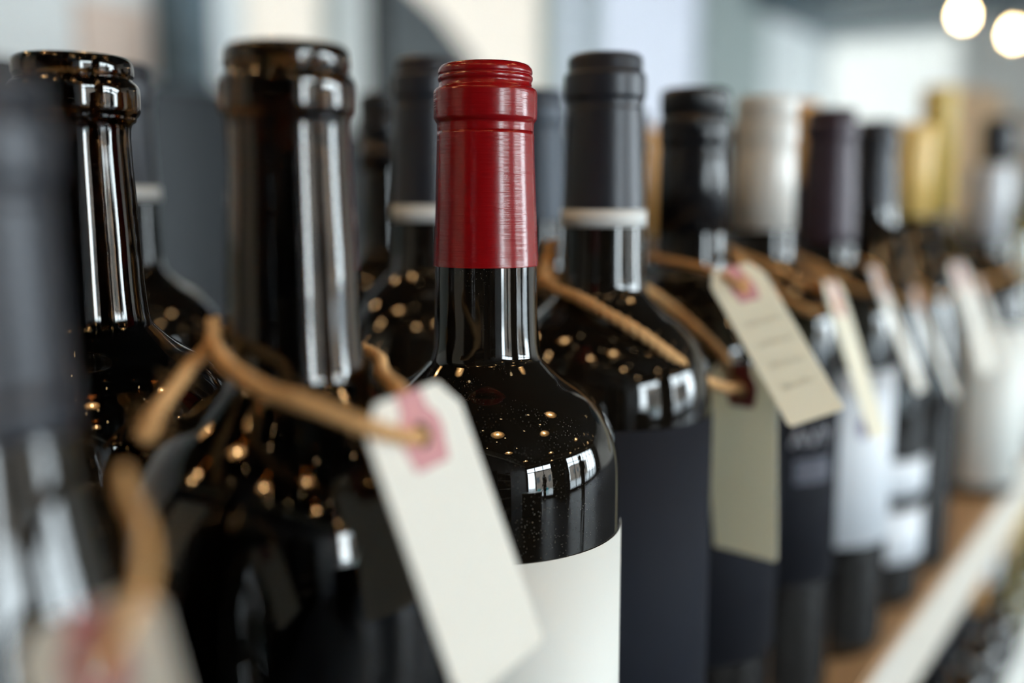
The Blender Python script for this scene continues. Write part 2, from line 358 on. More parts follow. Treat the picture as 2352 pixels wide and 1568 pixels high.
def capsule_mesh(kind, H, L, parent, m, lip=1.0, nl=0.084):
    e = 0.0004
    if kind == 'foil':
        P = [(0.0, H + 0.0006), (0.0116, H + 0.0008), (0.0127, H + 0.0004), (0.0136, H - 0.0006), (0.0138, H - 0.0018), (0.0135, H - 0.0024), (0.01385, H - 0.0030), (0.0138, H - 0.0038), (0.01345, H - 0.0044), (0.0136, H - 0.0052),
             (0.01385, H - 0.0058), (0.0147, H - 0.0064), (0.01508, H - 0.0070), (0.01515, H - 0.0080), (0.01517, H - 0.0110), (0.01515, H - 0.0142), (0.01503, H - 0.0149), (0.0147, H - 0.0155), (0.0143, H - 0.0160), (0.0142, H - 0.0168), (0.0142, H - 0.0184), (0.01412, H - 0.0188), (0.01425, H - 0.0194),
             (0.0146, H - 0.032), (0.0155, H - 0.055), (0.0157, H - L)]
        P = [(r * lip, z) for r, z in P] + [(0.0150, H - L)]
        Q = [P[0]] + [(p.x, p.y) for p in smooth_pts(P[1:-1], 3)] + [P[-1]]
        bm = lathe(bmesh.new(), Q, 72); return mesh_obj('capsule', bm, m, parent)
    if kind == 'screw':                        # long-skirted screw cap with knurls and beads
        P = [(0.0, H + 0.0008), (0.0138, H + 0.0008), (0.0148, H), (0.0150, H - 0.002), (0.0150, H - 0.010), (0.0146, H - 0.0106), (0.0146, H - 0.0116), (0.0152, H - 0.0124), (0.0155, H - 0.0136), (0.0155, H - 0.0165),
             (0.0152, H - 0.0172), (0.0156, H - 0.0186), (0.0156, H - 0.0222), (0.0149, H - 0.0232), (0.0149, H - 0.0262), (0.0152, H - 0.0272), (0.0153, H - 0.040), (0.0156, H - L), (0.0150, H - L)]
        kn = lambda a, z: 1 + (0.012 * math.cos(a * 60) if (H - 0.0102 < z < H - 0.0018) or (H - 0.0168 < z < H - 0.0134) else 0)
        bm = lathe(bmesh.new(), [(r * lip, z) for r, z in P], 240, rfun=kn); return mesh_obj('screw_cap', bm, m, parent)
    if kind == 'plain':
        P = [(0.0, H + 0.0006), (0.0145, H + 0.0006), (0.0158, H - 0.001), (0.0160, H - 0.010), (0.0157, H - 0.030), (0.0160, H - L), (0.0150, H - L)]
        bm = lathe(bmesh.new(), [(r * lip, z) for r, z in P], 56); return mesh_obj('capsule', bm, m, parent)

def bottle(name, X, Y, top, label, cap=None, cap_m=None, L=0.058, band=None, glass='glass', sl=1.0, lip=1.0, nl=0.084, R_=RB, labels=(), hollow=False, group=None, base=0.0, wine_at=None, sloping=False):
    """X, Y in metres; top = height of the lip relative to the eye"""
    H = EYE + top
    root = empty(name, (X, Y, base), 0)
    tag(root, label, 'bottle', group)
    H -= 0.0
    prof = body_profile(H - base, R_, sl, lip, nl, sloping)
    H = H - base
    if hollow:
        t_ = 0.0031
        inner = [(r - t_, z) for r, z in prof if z < H - 0.004 and r > 0.02 or (z < H - 0.004 and z > H - 0.09)]
        inner = [(max(min(r, 0.0105) if z > H - 0.02 else r, 0.001), z) for r, z in inner]
        outer = [(0.0098, H - 0.0012)] + prof[1:]
        ring = lathe(bmesh.new(), outer, 96)
        b = mesh_obj('glass_body', ring, M[glass], root)
        inner = [(0.0098, H - 0.0012)] + inner + [(R_ - t_, 0.02), (R_ * 0.7, 0.014), (0.0, 0.024)]
        ib = lathe(bmesh.new(), inner, 96)
        bmesh.ops.reverse_faces(ib, faces=ib.faces)
        ib.verts.ensure_lookup_table()
        # one mesh: outer and inner walls of the same glass
        me2 = bpy.data.meshes.new('tmp'); ib.to_mesh(me2); ib.free()
        bm = bmesh.new(); bm.from_mesh(b.data); bm.from_mesh(me2); bmesh.ops.remove_doubles(bm, verts=bm.verts, dist=1e-5)
        bm.to_mesh(b.data); bm.free(); bpy.data.meshes.remove(me2)
        for p in b.data.polygons: p.use_smooth = True
        wz = H + (wine_at if wine_at is not None else -0.07)
        wp = [(0.0, wz)] + [(max(r - 0.0002, 0.0), z) for r, z in inner[1:] if z < wz - 0.0004]
        r0 = next(r for r, z in inner[1:] if z < wz); wp.insert(1, (r0 - 0.0003, wz))
        mesh_obj('wine', lathe(bmesh.new(), wp, 64), M['wine'], root)
    else:
        P = ([(0.0, H - 0.016), (0.0125, H - 0.016)] + [q for q in prof if q[1] < H - 0.022]) if cap else [(0.0, H - 0.001)] + prof
        mesh_obj('glass_body', lathe(bmesh.new(), P, 96), M[glass], root)
    if cap: 
        c = capsule_mesh(cap, H, L, root, cap_m, lip, nl)
    if band:
        z0, z1 = H - L, H - L + band
        r = 0.0162
        mesh_obj('capsule_band', lathe(bmesh.new(), [(r * 0.97, z0), (r, z0), (r * 0.993, z1), (r * 0.95, z1)], 64), M['band'], root)
    for (nm, z0, z1, a0, a1, m) in labels:
        arc_label(nm, R_ + 0.00025, EYE + z0 - base, EYE + z1 - base, a0, a1, m, root)
    return root
D = math.radians
A0, A1 = FA - D(78), FA + D(78)
mm = 0.001
# ---- front row, near to far
b0 = bottle('wine_bottle', -.0855, .1560, .0190, 'wine bottle with matte slate capsule, blurred and cut off at the very front', 'foil', M['slate_foil'], L=.047, R_=.040, sloping=True)
b2 = bottle('wine_bottle', -.0502, .2294, .0346, 'uncapped dark bottle with thick bare glass lip, behind the large cream tag', glass='glass_amber', nl=.073, sl=1.10, hollow=True, wine_at=-.050, lip=1.02)
b3 = bottle('wine_bottle', -.0078, .3005, .0395, 'wine bottle with glossy red foil capsule and off white label', 'foil', M['red_foil'], L=.0575, glass='glass_dust',
            labels=[('label', -.235, -.0966, A0, A1, M['white_label'])])
b4 = bottle('wine_bottle', .0345, .3803, .0537, 'wine bottle with slate capsule, pale band and dark slate label, right behind the red one', 'foil', M['slate_foil'], L=.0620, band=.0064, sl=1.15, lip=1.0, nl=.085, R_=.0420,
            labels=[('label', -.215, -.0778, A0, A1, M['slate_label'])])
b5 = bottle('wine_bottle', .0805, .4505, .0490, 'dark wine bottle with black ribbed screw cap, second bottle behind the red capped one', 'screw', M['black_cap'], L=.0615, nl=.078, sl=1.15, R_=.0414,
            labels=[('label', -.198, -.098, A0, A1, M['black_label'])])
b6 = bottle('wine_bottle', .1300, .5210, .0530, 'wine bottle with white screw cap and black printed label', 'screw', M['white_cap'], L=.0660, nl=.080, sl=1.15, lip=1.0, R_=.0415,
            labels=[('label', -.190, -.1000, A0, A1, M['black_label'])])
b7 = bottle('wine_bottle', .1830, .5850, .0530, 'wine bottle with aubergine capsule and cool white label with a purple drop', 'foil', M['purple_foil'], L=.0760, nl=.085, sl=1.15,
            labels=[('label', -.192, -.0920, A0, A1, M['blue_white'])])
b8 = bottle('wine_bottle', .2330, .6550, .0520, 'wine bottle with slate capsule and two cool white label panels', 'foil', M['slate_foil'], L=.0610, sloping=True,
            labels=[('label', -.184, -.1610, A0, A1, M['blue_white']), ('label', -.228, -.1940, A0, A1, M['blue_white'])])
b9 = bottle('wine_bottle', .2810, .7220, .0546, 'dark unlabelled wine bottle with broad gold foil capsule', 'plain', M['gold_foil'], L=.0640, sloping=True, lip=1.10)
b10 = bottle('wine_bottle', .4240, .9000, .0340, 'shorter wine bottle with silver capsule and large white label near the shelf end', 'plain', M['silver_foil'], L=.0640, nl=.078, sl=1.5, R_=.0385,
            labels=[('label', -.248, -.1050, A0 - .3, A1, M['white_label'])], lip=1.15)
b11 = bottle('wine_bottle', .4650, .9720, .0800, 'olive glass wine bottle with dark capsule behind the silver capped one', 'plain', M['slate_foil'], L=.040, glass='glass_olive', nl=.075, sl=1.3,
            labels=[('label', -.245, -.1120, A0 - .3, A1, M['white_label'])])
b12 = bottle('wine_bottle', .5540, 1.0800, .0980, 'wine bottle with broad silvery white capsule at the far end of the front row', 'plain', M['silver_foil'], L=.110, glass='glass_olive', nl=.125, sl=1.3,
            labels=[('label', -.245, -.1200, A0 - .3, A1, M['white_label'])], lip=1.25)
# ---- second row
r2 = [
 (-.1180, .2765, .0389, 'uncapped dark bottle with flared bare glass lip, left of the tagged uncapped bottle', dict(glass='glass_amber', hollow=True, wine_at=-.055, lip=1.11, nl=.070, sl=1.05)),
 (-.0770, .3490, .0100, 'short dark bottle hidden behind the tagged uncapped bottle, only its shoulder shows', dict(cap='screw', cap_m=M['black_cap'], L=.05, nl=.066, sl=1.2)),
 (-.0350, .4284, .0590, 'wine bottle with slate capsule and pale band, left behind the red capped one', dict(cap='foil', cap_m=M['slate_foil'], L=.0660, band=.0066, nl=.085, sl=1.15)),
 (.0120, .4980, .0540, 'wine bottle with blue grey capsule in the gap between red and slate capsules', dict(cap='foil', cap_m=M['blue_foil'], L=.0620, nl=.085, sl=1.15)),
 (.0610, .5690, .0500, 'dark bottle behind the slate capsule with the pale band', dict(cap='screw', cap_m=M['black_cap'], L=.06)),
 (.1140, .6330, .0500, 'dark bottle hidden behind the black ribbed screw cap', dict(cap='foil', cap_m=M['slate_foil'], L=.06)),
 (.1640, .7050, .0560, 'dark bottle hidden behind the white screw cap', dict(cap='foil', cap_m=M['slate_foil'], L=.06)),
 (.2180, .7800, .0760, 'taller bottle with copper orange top peeking over the aubergine capsule', dict(cap='plain', cap_m=M['orange_foil'], L=.06)),
 (.4420, 1.0600, .1190, 'tall bottle with old gold capsule just behind the broad gold capsule', dict(cap='plain', cap_m=M['olive_foil'], L=.13, nl=.14, lip=1.1)),
]
r3 = [
 (-.1665, .4310, .0575, 'wine bottle with slate capsule and pale band, beside the flared glass lip', dict(cap='foil', cap_m=M['slate_foil'], L=.0560, band=.0060)),
 (-.1040, .4890, .0350, 'dark bottle two rows behind the tagged uncapped bottle', dict(cap='foil', cap_m=M['slate_foil'], L=.058)),
 (-.0700, .5650, .0590, 'dark bottle with black screw cap between the bare glass lip and a slate capsule', dict(cap='screw', cap_m=M['black_cap'], L=.026)),
 (-.0100, .6250, .0480, 'dark bottle two rows behind the red capped one', dict(cap='foil', cap_m=M['slate_foil'], L=.058)),
 (.0500, .6900, .0480, 'dark bottle two rows behind the slate capsule with the pale band', dict(cap='foil', cap_m=M['slate_foil'], L=.058)),
 (.0980, .7700, .0560, 'bottle with copper orange capsule, a sliver beside the black ribbed screw cap', dict(cap='plain', cap_m=M['orange_foil'], L=.085, nl=.10)),
]
for X, Y, t, lb, kw in r2 + r3: bottle('wine_bottle', X, Y, t, lb, group=None, **kw)
# ---- lower step
lows = [('glass', 'slate_foil', 'dark bottle on the lower shelf, nearest in view under the pale board'), ('glass', 'slate_foil', 'dark bottle on the lower shelf, second in view under the pale board'),
        ('glass', 'orange_foil', 'dark bottle with copper orange capsule on the lower shelf'), ('glass', 'silver_foil', 'dark bottle with silver capsule on the lower shelf'),
        ('glass_olive', 'tan_foil', 'olive glass bottle with tan capsule on the lower shelf'), ('glass_olive', 'gold_foil', 'olive glass bottle with gold capsule on the lower shelf'),
        ('glass_olive', 'olive_foil', 'olive glass bottle with old gold capsule, farthest on the lower shelf')]
for i, (g_, c_, lb) in enumerate(lows):
    p = R(.93 + .088 * i, -.186, 0)
    bottle('wine_bottle', p.x, p.y, -.400 + .30 - EYE, lb, 'plain', M[c_], L=.06, glass=g_, base=-.400,
           labels=[('label', -.60, -.51, A0, A1, M['white_label'])])

# ---- lettering on labels: small raised print, wrapped round the bottle
def glyph_strip(root, r, zc, h, a_mid, widths, m, name):
    bm = bmesh.new(); a = a_mid
    total = sum(w_ + 0.25 for w_, _ in widths) * h / r; a = a_mid - total / 2
    for w_, strokes in widths:
        for (x0, y0, x1, y1) in strokes:
            t_ = 0.10
            dx, dy = x1 - x0, y1 - y0; ln = math.hypot(dx, dy); nx, ny = -dy / ln * t_, dx / ln * t_
            q = [(x0 + nx, y0 + ny), (x0 - nx, y0 - ny), (x1 - nx, y1 - ny), (x1 + nx, y1 + ny)]
            vs = []
            for (u, v) in q:
                an = a + u * h / r
                vs.append(bm.verts.new((r * math.cos(an), r * math.sin(an), zc + (v - 0.5) * h)))
            bm.faces.new(vs)
        a += (w_ + 0.25) * h / r
    bmesh.ops.recalc_face_normals(bm, faces=bm.faces)
    return mesh_obj(name, bm, m, root, smooth=False)
def lab_of(b): return [c for c in b.children if c.name.startswith('label')][0]
LET = {'A': (.8, [(0, 0, .4, 1), (.4, 1, .8, 0), (.15, .35, .65, .35)]), 'Y': (.8, [(0, 1, .4, .5), (.8, 1, .4, .5), (.4, .5, .4, 0)]),
       'V': (.8, [(0, 1, .4, 0), (.4, 0, .8, 1)]), 'I': (.15, [(.07, 0, .07, 1)]), 'N': (.7, [(0, 0, 0, 1), (0, 1, .7, 0), (.7, 0, .7, 1)]), 'E': (.55, [(0, 0, 0, 1), (0, 1, .55, 1), (0, .5, .45, .5), (0, 0, .55, 0)])}
glyph_strip(lab_of(b6), .0421, EYE - .1135, .0085, D(-62), [LET[c] for c in 'AVY'], M['print_grey'], 'lettering')
for k in range(3):
    glyph_strip(lab_of(b6), .0421, EYE - .1270 - .0042 * k, .0030, D(-60), [(.5, [(0, 0, 0, 1), (0, 1, .4, 1), (.4, 1, .4, 0)]) for _ in range(11)], M['print_faint'], 'fine_print')
# purple drop mark on the cool white label
bm = bmesh.new(); vs = []
for i in range(24):
    t_ = 2 * PI * i / 24; u = .0030 * math.sin(t_) * (1 if math.cos(t_) < 0 else (1 - math.cos(t_)) ** .6); v = .0075 * math.cos(t_)
    an = D(-72) + u / .0418; vs.append(bm.verts.new((.0418 * math.cos(an), .0418 * math.sin(an), EYE - .122 + v)))
bm.faces.new(vs); mesh_obj('printed_drop', bm, M['print_purple'], lab_of(b7), False)

# ------------------------------------------------------------------ tags and twine
def twine_mesh(bm, pts, r, turns=260.0, strands=3, fuzz=0, seed=1):
    P = smooth_pts([Vector(p) for p in pts], 10)
    # resample by arc length
    d = [0.0]
    for a, b in zip(P, P[1:]): d.append(d[-1] + (b - a).length)
    n = max(8, int(d[-1] / (r * 0.55)))
    Q = []; j = 0
    for i in range(n + 1):
        s = d[-1] * i / n
        while j < len(d) - 2 and d[j + 1] < s: j += 1
        t_ = (s - d[j]) / max(d[j + 1] - d[j], 1e-9); Q.append(P[j].lerp(P[j + 1], min(t_, 1)))
    rr_ = random.Random(seed); N = None; frames = []
    for i, p in enumerate(Q):
        t_ = (Q[min(i + 1, n)] - Q[max(i - 1, 0)]).normalized()
        if N is None: N = t_.orthogonal().normalized()
        N = (N - t_ * N.dot(t_)).normalized(); frames.append((p, N.copy(), t_.cross(N)))
    pitch = r * 5.2
    for s in range(strands):
        ph = 2 * PI * s / strands; pts2 = []
        for i, (p, Nn, B) in enumerate(frames):
            a = ph + 2 * PI * (d[-1] * i / n) / pitch
            wob = 1 + 0.12 * math.sin(i * 0.37 + s)
            pts2.append(p + (Nn * math.cos(a) + B * math.sin(a)) * r * 0.50 * wob)
        tube(bm, pts2, r * 0.56, 7)
    for k in range(fuzz):                      # loose fibres
        p, Nn, B = frames[rr_.randrange(1, n)]
        a = rr_.uniform(0, 2 * PI); dr = Nn * math.cos(a) + B * math.sin(a); sd = Vector((rr_.uniform(-1, 1), rr_.uniform(-1, 1), rr_.uniform(-1, 1)))
        l = r * rr_.uniform(0.8, 2.2)
        tube(bm, [p + dr * r * 0.8, p + dr * (r + l * .4) + sd * l * .2, p + dr * (r + l * .7) + sd * l * .6], 0.00004, 3)
    return bm
def hang_tag(hole, u, up, W, Ln, a, b, c, label, patch='rose', card='card', strands=(), tr=.0018, scribble=False, fuzz=60, rev=False, thick=.00035):
    u = Vector(u).normalized(); up = Vector(up); up = (up - u * up.dot(u)).normalized(); n = u.cross(up)
    hole = Vector(hole) * mm + Vector((0, 0, EYE)); W *= mm; Ln *= mm; a *= mm; b *= mm; c *= mm
    root = empty('hang_tag', hole); tag(root, label, 'tag')
    Mx = Matrix((u, up, n)).transposed()
    def W3(x, y, z=0): return Mx @ Vector((x, y, z))
    rh = .0027 * W / .030; K = 32
    # card outline with its clipped corners, drilled by the hole
    cr = .0012
    out = [(-c, b), (c, b), (W / 2, a), (W / 2, -Ln + cr), (W / 2 - cr, -Ln), (-W / 2 + cr, -Ln), (-W / 2, -Ln + cr), (-W / 2, a)]
    def slab(outline, rhole, z0, z1, m, name):
        bm = bmesh.new(); rim = []
        for i in range(K):                     # ray from the hole to the outline
            an = 2 * PI * (i + .5) / K; dx, dy = math.cos(an), math.sin(an); best = None
            for (x0, y0), (x1, y1) in zip(outline, outline[1:] + outline[:1]):
                ex, ey = x1 - x0, y1 - y0; den = dx * ey - dy * ex
                if abs(den) < 1e-12: continue
                t_ = (x0 * ey - y0 * ex) / den; s_ = (x0 * dy - y0 * dx) / den
                if t_ > 0 and -1e-6 <= s_ <= 1 + 1e-6 and (best is None or t_ < best): best = t_
            rim.append((an, dx * best, dy * best))
        for (x, y) in outline: rim.append((math.atan2(y, x) % (2 * PI), x, y))
        rim.sort(); top = []; bot = []; ti = []; bi = []
        for an, x, y in rim:
            hx, hy = math.cos(an) * rhole, math.sin(an) * rhole
            top.append(bm.verts.new(W3(x, y, z1))); bot.append(bm.verts.new(W3(x, y, z0)))
            ti.append(bm.verts.new(W3(hx, hy, z1))); bi.append(bm.verts.new(W3(hx, hy, z0)))
        m_ = len(rim)
        for i in range(m_):
            j = (i + 1) % m_
            bm.faces.new((ti[i], top[i], top[j], ti[j])); bm.faces.new((bi[j], bot[j], bot[i], bi[i]))
            bm.faces.new((top[i], bot[i], bot[j], top[j])); bm.faces.new((ti[j], bi[j], bi[i], ti[i]))
        bmesh.ops.recalc_face_normals(bm, faces=bm.faces)
        return mesh_obj(name, bm, m, root, smooth=False)
    slab(out, rh, -thick / 2, thick / 2, M[card], 'card')
    k = W / .030
    # the glued reinforcement: a waisted strip from the top edge widening round the hole
    po = [(-.0038 * k, b), (.0038 * k, b), (.0042 * k, b - .004 * k), (.0064 * k, .003 * k), (.0068 * k, 0), (.0052 * k, -.0066 * k), (-.0052 * k, -.0066 * k), (-.0068 * k, 0), (-.0064 * k, .003 * k), (-.0042 * k, b - .004 * k)]
    slab(po, rh * 1.01, thick / 2, thick / 2 + .00012, M[patch], 'reinforcement')
    slab([(-x, y) for x, y in po][::-1], rh * 1.01, -thick / 2 - .00012, -thick / 2, M[patch], 'reinforcement')
    if scribble:
        bm = bmesh.new(); rr = random.Random(3)
        for row in range(4):
            y = -Ln * (.28 + .16 * row); x = -W * .28
            while x < W * .3:
                w_ = rr.uniform(.6, 1.6) * mm; h_ = rr.uniform(1.2, 2.6) * mm
                tube(bm, [W3(x, y, thick / 2 + .0001), W3(x + w_ * .5, y + h_, thick / 2 + .0001), W3(x + w_, y + h_ * .2, thick / 2 + .0001)], .00011, 4)
                x += w_ * 1.2
        mesh_obj('handwriting', bm, M['pencil'], root)
    bm = bmesh.new()
    for q, st in enumerate(strands):
        rq = tr
        if isinstance(st, tuple): rq, st = st
        twine_mesh(bm, [Vector(p) * mm + Vector((0, 0, EYE)) - hole for p in st], rq, fuzz=fuzz, seed=q + 5)
    if strands: mesh_obj('twine', bm, M['twine'], root)
    return root

hang_tag((-18.1, 196.6, -45.9), (.542, .837, .075), (-.331, .13, .935), 30, 50.6, 3.2, 9.1, 9.8,
    'large cream tag with dusty rose patch, slanting in front of the red capped bottle', strands=[
    [(-21.5, 197.6, -47.2), (-18.75, 195.6, -46.0), (-18.6, 193.9, -45.6), (-20.2, 190.2, -44.9), (-26.9, 184, -41.4), (-32.9, 183, -38.7), (-39.6, 184, -36.4), (-47.3, 189, -35.1), (-54.4, 197, -33.6), (-62.0, 210, -31.7), (-66.7, 221, -29.9)],
    [(-21.5, 197.6, -47.2), (-21.5, 204, -42.5), (-24.2, 212, -39.4), (-29.5, 226, -38.6), (-33.0, 243, -37.2), (-42.6, 252, -34.4), (-59.2, 253, -32.0), (-68.7, 243, -31.0), (-68.5, 228, -29.6), (-66.5, 222, -29)],
    [(-66.9, 223, -25.6), (-66.5, 219, -30.6), (-69.4, 214, -34.6), (-70.6, 206, -38.0), (-71.1, 198, -40.9), (-71.6, 193, -43.0), (-72.2, 192, -44.0)],
    [(-72.5, 191, -45.4), (-70.6, 192.5, -43.2), (-71.4, 195, -41.8)]], tr=.00165)
hang_tag((92.2, 396.0, -73.9), (.737, -.675, .001), (-.053, -.056, .997), 31, 69.9, 3.1, 10.7, 10.2,
    'shaded tag with maroon patch hanging from thick twine beside the slate label', patch='maroon', card='card_warm', strands=[
    [(91, 397, -75.5), (90.6, 391, -72.6), (80.0, 378, -69.3), (67.7, 362, -62.2), (56.0, 350, -52.8), (44.6, 346, -44.5), (34.3, 350, -38.4), (24.2, 360, -33.6), (16.0, 372, -30.7), (13.1, 380, -28.8)],
    [(91, 394, -74), (90.6, 399, -70.0), (83.7, 403, -59.0), (75.8, 408, -50.7), (65.5, 412, -42.1), (56.4, 412, -35.4), (43.3, 408, -31.9), (27.1, 404, -29.8), (17.0, 395, -29.1), (14.4, 384, -28.3)],
    (.0032, [(11.6, 381, -31.2), (13.6, 384, -23.4), (15.3, 389, -17.9), (14.9, 391, -14.7)]), (.0028, [(10.6, 384, -31.5), (13.0, 378.5, -28.4), (15.5, 381, -30.9)])], tr=.0022)
hang_tag((92.2, 397.8, -33.5), (.908, .377, .184), (-.371, .519, .770), 26, 59.3, 4.5, 11.1, 9.0,
    'bright cream tag with faint handwriting, tilted below the black ribbed screw cap', card='card_warm', scribble=True, strands=[
    [(92, 399, -35), (91.5, 396.2, -33.1), (86.0, 398, -29.4), (79.1, 409, -26.0), (70.4, 422, -24.3), (61.8, 440, -22.9), (61.6, 452, -23.1)],
    [(92.0, 399, -34.0), (93.3, 402, -30.0), (96.7, 420, -25.3), (99.2, 445, -22.2), (100.8, 465, -21.2), (91.1, 474, -18.5), (74.1, 470, -19.4), (62.4, 455, -22.7)]], tr=.0016)
hang_tag((155.4, 474.7, -47.6), (.62, .77, -.10), (-.201, .347, .916), 24, 64.7, 3.8, 11.9, 9.4,
    'narrow looking cream tag hanging at an angle over the cool white label', card='card_warm', strands=[
    [(155.6, 475, -47.7), (144.6, 470, -50.1), (135.4, 474, -47.4), (127.9, 484, -41.1), (118.2, 498, -32.5), (111.8, 515, -25.7), (118, 535, -24)],
    [(155.2, 478, -45.7), (158.7, 500, -40.1), (157.6, 530, -35.6), (147.7, 545, -31.9), (133.4, 545, -28.4), (119.2, 535, -24.4)],
    [(155.8, 480, -45.9), (147.3, 480, -40.6), (137.7, 484, -35.7), (127.0, 492, -30.9), (113.5, 508, -25.3), (112, 522, -25)]], tr=.0022)
hang_tag((199.3, 540.2, -44.2), (.52, .85, -.06), (-.236, .382, .894), 26, 59.7, 3.9, 11.0, 9.5,
    'second of the edge-on tags, hanging below the aubergine capsule', strands=[
    [(197.8, 538, -44.4), (189.8, 535, -46.5), (182.0, 540, -43.4), (173.1, 550, -37.0), (164.8, 565, -31.8), (163, 585, -31)],
    [(198.9, 540, -42.2), (206.6, 570, -37.1), (206.8, 600, -33.8), (191.6, 610, -31.7), (171.1, 605, -30.4), (163, 585, -31)]], tr=.0020)
hang_tag((252.7, 618.0, -62.3), (.48, .87, -.06), (-.236, .382, .894), 26, 60, 3.9, 11.0, 9.5,
    'edge-on tag hanging under the broad gold capsule', strands=[
    [(252.7, 619, -62.3), (238.8, 612, -58.5), (226.0, 620, -51.1), (215, 640, -44.1), (216, 665, -42)],
    [(255.1, 621, -61.0), (260, 645, -53), (253, 675, -44.2), (230, 680, -42), (216, 665, -42)]], tr=.0020)
hang_tag((305.2, 679.8, -50.3), (.70, .71, .02), (-.217, .235, .947), 26, 65.3, 5.2, 11.0, 9.5,
    'pale edge-on tag beside the silver capsule', strands=[
    [(305.4, 680, -50.4), (292.8, 672, -62.5), (278.8, 672, -57.1), (268.6, 690, -47.1), (266, 712, -43)],
    [(308.1, 685, -49.0), (311, 712, -43.7), (303.5, 735, -40.0), (282, 738, -40.0), (266, 712, -43)]], tr=.0020)
hang_tag((392, 838, -72), (.58, .81, -.05), (-.25, .30, .90), 26, 62, 3.9, 11.0, 9.5,
    'grey looking edge-on tag against the large white label', strands=[
    [(392, 838, -72), (402, 852, -66), (436, 864, -58), (447, 898, -53), (424, 924, -52), (400, 905, -54), (394, 842, -70)]], tr=.0020)
hang_tag((-57.5, 131.5, -63.8), (.93, 0, .37), (-.33, .35, .87), 22, 54, 5.0, 8.6, 7.8,
    'very blurred cream tag with rose patch in the near corner', strands=[
    [(-56.9, 133.2, -64.3), (-57.2, 130.2, -63.3), (-54.9, 130.4, -60.2), (-52.8, 131.3, -56.4), (-51.8, 134.1, -53.3), (-51.9, 136.9, -50.0), (-54.9, 143.4, -46.9), (-58.9, 148.9, -44.4), (-62.9, 157.2, -42.6)]], tr=.0013)

# ------------------------------------------------------------------ lamps
def bulb_mesh(bm, r, z=0):
    P = [(0, z - 1.25 * r), (.45 * r, z - 1.15 * r), (.85 * r, z - .75 * r), (r, z - .1 * r), (.86 * r, z + .55 * r), (.5 * r, z + 1.1 * r), (.42 * r, z + 1.5 * r), (0, z + 1.5 * r)]
    return lathe(bm, P, 20)
def pendant(loc, label, group, r=.15):
    root = empty('pendant_lamp', loc); tag(root, label, 'lamp', group)
    bm = lathe(bmesh.new(), [(.03, .17), (.035, .12), (.06, .085), (r * .75, .035), (r, 0)], 40); mesh_obj('lamp_shade', bm, M['shade_out'], root)
    bm = lathe(bmesh.new(), [(.028, .165), (.033, .115), (.057, .08), (r * .74, .03), (r - .002, .0)], 40); mesh_obj('shade_lining', bm, M['shade_in'], root)
    mesh_obj('bulb', bulb_mesh(bmesh.new(), .028, .045), M['bulb'], root)
    h = CEIL - loc[2]; bm = tube(bmesh.new(), [(0, 0, .17), (0, 0, h)], .004, 6); mesh_obj('cord', bm, M['cord'], root)
    return root
def dup(root, loc):
    r = root.copy(); COL.objects.link(r); r.location = loc
    for ch in list(root.children):
        c = ch.copy(); COL.objects.link(c); c.parent = r
    return r
p0 = pendant(R(-.9, .1, 1.55), 'dark enamel pendant lamp with a lit bulb, seen only as a reflection in the glass', 'pendant lamps reflected in the bottles')
for e1, e2 in [(-.9, 1.6), (-.9, 3.1), (.6, 1.2), (.6, 2.9), (.6, 4.4), (2.2, 2.2), (2.2, 4.0), (-1.2, -1.6), (4.2, 3.2), (.9, -1.2), (-.35, .55), (1.1, .5), (-.9, -1.4), (-.2, -.8), (.3, -1.9)]: dup(p0, R(e1, e2, 1.55))  # last three, behind camera-left, are added as fill for the shaded tag
def string_bulb(loc, label, group, r=.018):
    root = empty('string_light_bulb', loc); tag(root, label, 'light bulb', group)
    mesh_obj('bulb', bulb_mesh(bmesh.new(), r), M['small_bulb'], root)
    mesh_obj('socket', lathe(bmesh.new(), [(0, .06), (.011, .06), (.012, .03), (.009, .026)], 14), M['cord'], root)
    mesh_obj('cord', tube(bmesh.new(), [(0, 0, .06), (0, 0, CEIL - loc[2])], .003, 6), M['cord'], root); return root
string_bulb(Vector((1.394, 3.200, 0.838)), 'lit bulb high in the upper right corner, the higher of the two', 'hanging bulbs in view')
string_bulb(Vector((1.601, 3.300, 0.796)), 'lit bulb at the upper right edge, the lower of the two', 'hanging bulbs in view')
sb = string_bulb(R(-1.4, .5, 1.7), 'small lit bulb on the dark ceiling, seen only as a reflection', 'ceiling bulbs reflected in the bottles', r=.012)
for i in range(12):
    dup(sb, R(-1.1 + .62 * (i % 4) + rnd.uniform(-.1, .1), -.5 + .75 * (i // 4) + rnd.uniform(-.15, .15), 1.72 + rnd.uniform(-.08, .15)))
for i in range(12):
    e1 = rnd.uniform(-1.7, 6.5); e2 = rnd.uniform(-2.2, 5.2)
    if e1 > 1.2 and e2 < 1.8: e2 += 2.6
    dup(sb, R(e1, e2, 1.62 + rnd.uniform(-.1, .25)))

